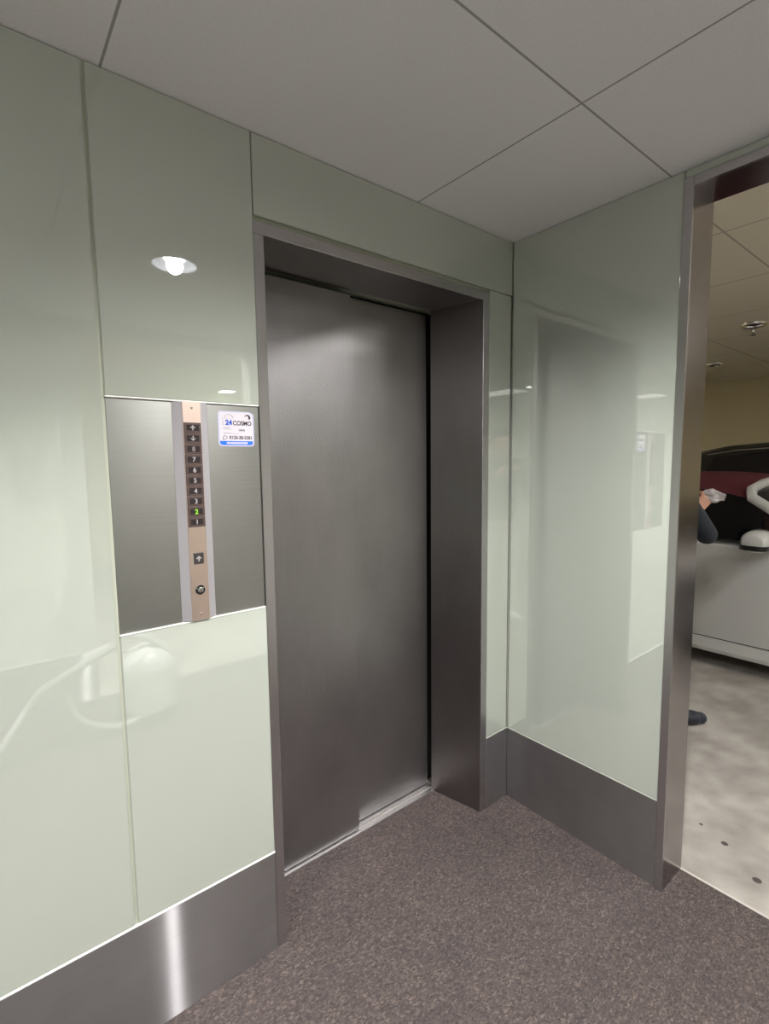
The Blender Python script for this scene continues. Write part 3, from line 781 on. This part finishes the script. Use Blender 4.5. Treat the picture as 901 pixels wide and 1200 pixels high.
def build_person(root, F, ht, J, hands, skin, top_m, trouser_m, shoe_m, hair_m):
    """F: facing direction (horizontal); J: joint positions"""
    F = Vector(F).normalized(); L = Vector((-F.y, F.x, 0)); U = Vector((0, 0, 1))
    R3 = Matrix((L, F, U)).transposed()          # local x = left, y = forward
    body = []; P = J
    hc = P['head']; hr = ht*.066
    E_ = lambda c, r, rot=R3: body.append(('e', c, r, rot))
    E_(hc, (hr*.78, hr*.98, hr*1.12)); E_(hc-U*hr*.55+F*hr*.20, (hr*.58, hr*.66, hr*.62))
    body.append(('c', hc+F*hr*.92+U*hr*.05, hr*.10, hc+F*hr*1.12-U*hr*.28, hr*.15))      # nose
    body.append(('c', hc+F*hr*.82-U*hr*.66+L*hr*.22, hr*.085, hc+F*hr*.82-U*hr*.66-L*hr*.22, hr*.085))   # lips
    for s in (-1, 1): E_(hc+L*s*hr*.80-U*hr*.08, (hr*.10, hr*.20, hr*.30))
    body.append(('c', hc-U*hr*.6-F*hr*.15, hr*.50, P['neck'], hr*.55))
    for s, n in ((1, 'l'), (-1, 'r')):
        body += [('c', P['neck'], hr*.5, P['sh_'+n], ht*.032), ('c', P['sh_'+n], ht*.031, P['el_'+n], ht*.024), ('c', P['el_'+n], ht*.024, P['wr_'+n], ht*.0155)]
        body += [('c', P['hip_'+n], ht*.050, P['kn_'+n], ht*.033), ('c', P['kn_'+n], ht*.033, P['an_'+n], ht*.021), ('c', P['an_'+n], ht*.021, P['an_'+n]+P['ft_'+n]*ht*.05-U*ht*.02, ht*.015)]
        body += hands[n]
    ch = (P['sh_l']+P['sh_r'])/2
    E_(ch-U*ht*.06, (ht*.092, ht*.058, ht*.11)); E_((ch+P['pelvis'])/2, (ht*.078, ht*.054, ht*.12)); E_(P['pelvis'], (ht*.090, ht*.062, ht*.075))
    bo = blob('body', body, skin, root, .0055, 3)
    # clothes
    c = 1.16
    tp = [('e', ch-U*ht*.06, (ht*.105, ht*.070, ht*.118), R3), ('e', (ch+P['pelvis'])/2, (ht*.094, ht*.070, ht*.13), R3), ('e', P['pelvis']+U*ht*.01, (ht*.101, ht*.074, ht*.075), R3), ('c', P['neck']-U*.03, hr*.66, P['neck']-U*.05, hr*.8)]
    for s, n in ((1, 'l'), (-1, 'r')):
        wr = P['el_'+n].lerp(P['wr_'+n], .90)
        tp += [('c', P['neck']-U*.04, hr*.6, P['sh_'+n], ht*.040), ('c', P['sh_'+n], ht*.040, P['el_'+n], ht*.032), ('c', P['el_'+n], ht*.032, wr, ht*.023)]
    blob('jacket', tp, top_m, root, .010, 3)
    tr = [('e', P['pelvis']-U*ht*.01, (ht*.099, ht*.071, ht*.075), R3)]
    for n in 'lr':
        an = P['kn_'+n].lerp(P['an_'+n], .93)
        tr += [('c', P['hip_'+n], ht*.057, P['kn_'+n], ht*.043), ('c', P['kn_'+n], ht*.043, an, ht*.037)]
    blob('trousers', tr, trouser_m, root, .010, 3)
    for n in 'lr':
        a = P['an_'+n]; f = P['ft_'+n]; a0 = Vector((a.x, a.y, 0)); r_ = ht*.0235
        h0 = a0-f*ht*.030+U*r_; t0 = a0+f*ht*.105+U*ht*.0185; ball = a0+f*ht*.075+U*ht*.021
        sd = Vector((-f.y, f.x, 0))
        pr = [('c', h0, r_, ball+sd*.012, ht*.021), ('c', h0, r_, ball-sd*.012, ht*.021), ('c', ball, ht*.021, t0, ht*.0185), ('c', ball+sd*.012, ht*.021, t0, ht*.018), ('c', h0+U*.02, r_*1.02, a-U*.02+f*.012, ht*.026), ('c', a-U*.02+f*.012, ht*.025, ball, ht*.020)]
        blob('shoe', pr, shoe_m, root, .006, 2)
    hp = [('e', hc+U*hr*.22-F*hr*.14, (hr*.88, hr*1.00, hr*1.02), R3), ('e', hc-F*hr*.42-U*hr*.15, (hr*.80, hr*.66, hr*.85), R3), ('e', hc+U*hr*.72+F*hr*.32, (hr*.66, hr*.58, hr*.40), R3)]
    blob('hair', hp, hair_m, root, .008, 3)
    for s in (-1, 1):
        e = hc+F*hr*.86+L*s*hr*.33+U*hr*.05
        MBx = bmesh.new(); bmesh.ops.create_uvsphere(MBx, u_segments=12, v_segments=8, radius=hr*.11, matrix=Matrix.Translation(e))
        link('eye', MBx, M['black'], root, True)
    return bo

skin = plain('skin', (.60, .33, .23, 1), .5)
hair = plain('black_hair', (.012, .010, .010, 1), .5)
# bystander beside the doorway, mostly hidden by the wall
F = Vector((.78, -.63, 0)).normalized(); L = Vector((-F.y, F.x, 0)); U = Vector((0, 0, 1))
base = Vector((1.18, -.055, 0))
pr = thing('person', base, 'person in dark navy clothes mostly hidden behind the doorway edge, holding a white tissue', 'person')
at = lambda f, l, z: base+F*f+L*l+U*z
J = dict(head=at(.04, 0, 1.575), neck=at(0, 0, 1.42), sh_l=at(0, .18, 1.37), sh_r=at(0, -.18, 1.37), el_l=at(.02, .23, 1.09), el_r=Vector((1.268, -.318, 1.078)),
         wr_l=at(.19, .16, 1.16), wr_r=Vector((1.428, -.208, 1.190)), pelvis=at(-.01, 0, .93), hip_l=at(-.01, .09, .90), hip_r=at(-.01, -.09, .90),
         kn_l=at(.03, .10, .48), kn_r=at(.05, -.11, .48), an_l=at(-.12, .10, .085), an_r=Vector((1.200, -.205, .085)), ft_l=F.copy(), ft_r=F.copy())
hands = dict(l=hand_prims(J['wr_l'], F*.8-L*.6+U*.25, -U*.3-L, U, (.5, .6, .4)),
             r=hand_prims(J['wr_r'], F*.62+U*.78, L, U*.4-F*.9, (.75, .75, .5)))
navy = plain('navy_cloth', (.012, .016, .024, 1), .85)
build_person(pr, F, 1.66, J, hands, skin, navy, plain('navy_trousers', (.014, .017, .030, 1), .85), plain('navy_shoe', (.016, .019, .032, 1), .6), hair)
# the tissue in the hand
bm = bmesh.new()
c0 = Vector((1.452, -.232, 1.279))
nu, nv = 14, 8; g = []
for i in range(nu):
    row = []
    for j in range(nv):
        u_, v_ = i/(nu-1), j/(nv-1)
        wdt = .036+.034*math.sin(PI*min(1, u_*1.0+.12))
        q = c0+F*(.112*u_)-L*.012+U*((v_-.5)*wdt*1.15-.016*u_)+L*(.010*math.sin(9*u_+2.5*v_)+.006*math.sin(17*v_+4*u_))
        row.append(bm.verts.new(q))
    g.append(row)
for i in range(nu-1):
    for j in range(nv-1): bm.faces.new((g[i][j], g[i+1][j], g[i+1][j+1], g[i][j+1]))
bmesh.ops.solidify(bm, geom=bm.faces[:], thickness=.006)
bmesh.ops.recalc_face_normals(bm, faces=bm.faces)
tag(link('tissue', bm, plain('white_paper', (.80, .77, .80, 1), .9), None, True), 'crumpled white tissue held in a hand beside the doorway edge', 'tissue')

# photographer, only seen as a reflection in the glass near the corner
CAM = Vector((-1.73232688, -1.31147659, 1.47856082))
FV = Vector((.62369823, .77554883, -.09759367)); RV = Vector((.77852391, -.62751316, -.01130319)); UV_ = Vector((.07000749, .06892923, .99516215))
F = Vector((FV.x, FV.y, 0)).normalized(); L = Vector((-F.y, F.x, 0))
base = CAM-F*.42; base.z = 0
ph = thing('person', base, 'person in dark jacket and pale trousers taking the photo, reflected near the room corner', 'person')
at = lambda f, l, z: base+F*f+L*l+U*z
pc = CAM-FV*.018-UV_*.055          # phone centre
J = dict(head=at(.05, 0, 1.640), neck=at(0, 0, 1.48), sh_l=at(0, .19, 1.43), sh_r=at(0, -.19, 1.43), el_l=at(.12, .25, 1.17), el_r=at(.12, -.25, 1.17),
         wr_l=pc-FV*.055-RV*.095-U*.085, wr_r=pc-FV*.055+RV*.095-U*.085, pelvis=at(-.01, 0, .97), hip_l=at(-.01, .09, .94), hip_r=at(-.01, -.09, .94),
         kn_l=at(.02, .11, .51), kn_r=at(.02, -.11, .51), an_l=at(-.03, .12, .085), an_r=at(-.03, -.12, .085), ft_l=(F+L*.2).normalized(), ft_r=(F-L*.2).normalized())
hands = dict(l=hand_prims(J['wr_l'], U*.75+RV*.35+FV*.45, RV, -FV, (.3, .7, .5)),
             r=hand_prims(J['wr_r'], U*.75-RV*.35+FV*.45, -RV, -FV, (.3, .7, .5)))
build_person(ph, F, 1.74, J, hands, skin, plain('charcoal_cloth', (.03, .032, .03, 1), .85), plain('pale_trousers', (.68, .68, .66, 1), .85), plain('white_shoe', (.6, .6, .6, 1), .6), hair)
pb = MB().box(-.037, .037, -.004, .004, -.078, .078, .004, 3).bm
Rm = Matrix((RV, -FV, UV_)).transposed().to_4x4()
bmesh.ops.transform(pb, matrix=Matrix.Translation(pc) @ Rm, verts=pb.verts)
tag(link('phone', pb, M['black'], None, True), 'black phone held up by the person taking the photo', 'phone')

# vacuum cleaner on the floor, reflected in the lower glass panel
vc = Vector((-1.02, -1.82, 0))
va = thing('vacuum_cleaner', vc, 'white canister vacuum cleaner with a grey looped hose, reflected in the lower glass panel', 'vacuum cleaner')
wp = plain('white_plastic', (.5, .51, .50, 1), .3)
gp = plain('grey_hose', (.33, .33, .32, 1), .3)
MB().lathe([(0, .05), (.13, .05), (.15, .07), (.15, .20), (.145, .205), (.15, .21), (.15, .29), (.145, .295), (.15, .30), (.145, .34), (.11, .40), (.05, .43), (0, .435)], (vc.x, vc.y, 0), 'z', 40).build('canister', wp, va, True)
for i in range(4):
    a = PI/4+i*PI/2
    MB().lathe([(0, -.015), (.030, -.015), (.030, .015), (0, .015)], (vc.x+.11*math.cos(a), vc.y+.11*math.sin(a), .030), 'x', 20).build('castor', M['black'], va, True)
path = [(vc.x-.16+.27*math.cos(a), vc.y+.05+.002*i, .275+.245*math.sin(a)) for i, a in enumerate([math.radians(80-6*i) for i in range(58)])]
path += [(vc.x-.55, vc.y+.17, .36), (vc.x-.72, vc.y+.18, .12)]
hs = MB().tube(path, .021, 12).build('hose', gp, va, True)

# ------------------------------------------------------------------ camera and view
cam = bpy.data.cameras.new('camera'); co = bpy.data.objects.new('camera', cam); COL.objects.link(co)
mw = Matrix((RV, UV_, -FV)).transposed().to_4x4(); mw.translation = CAM
co.matrix_world = mw
cam.sensor_fit = 'VERTICAL'; cam.sensor_height = 24; cam.lens = 589.0793*24/1200
cam.clip_start = .01; cam.clip_end = 60
S.camera = co
wd = bpy.data.worlds.new('world'); S.world = wd; wd.use_nodes = True
wd.node_tree.nodes['Background'].inputs[0].default_value = (0, 0, 0, 1)
S.view_settings.view_transform = 'Standard'; S.view_settings.look = 'None'; S.view_settings.gamma = 1
S.view_settings.use_curve_mapping = False
S.view_settings.exposure = 0
S.cycles.use_denoising = True
S.cycles.max_bounces = 12; S.cycles.glossy_bounces = 6; S.cycles.diffuse_bounces = 6
S.cycles.caustics_reflective = True; S.cycles.blur_glossy = 0.3
S.cycles.sample_clamp_indirect = 4
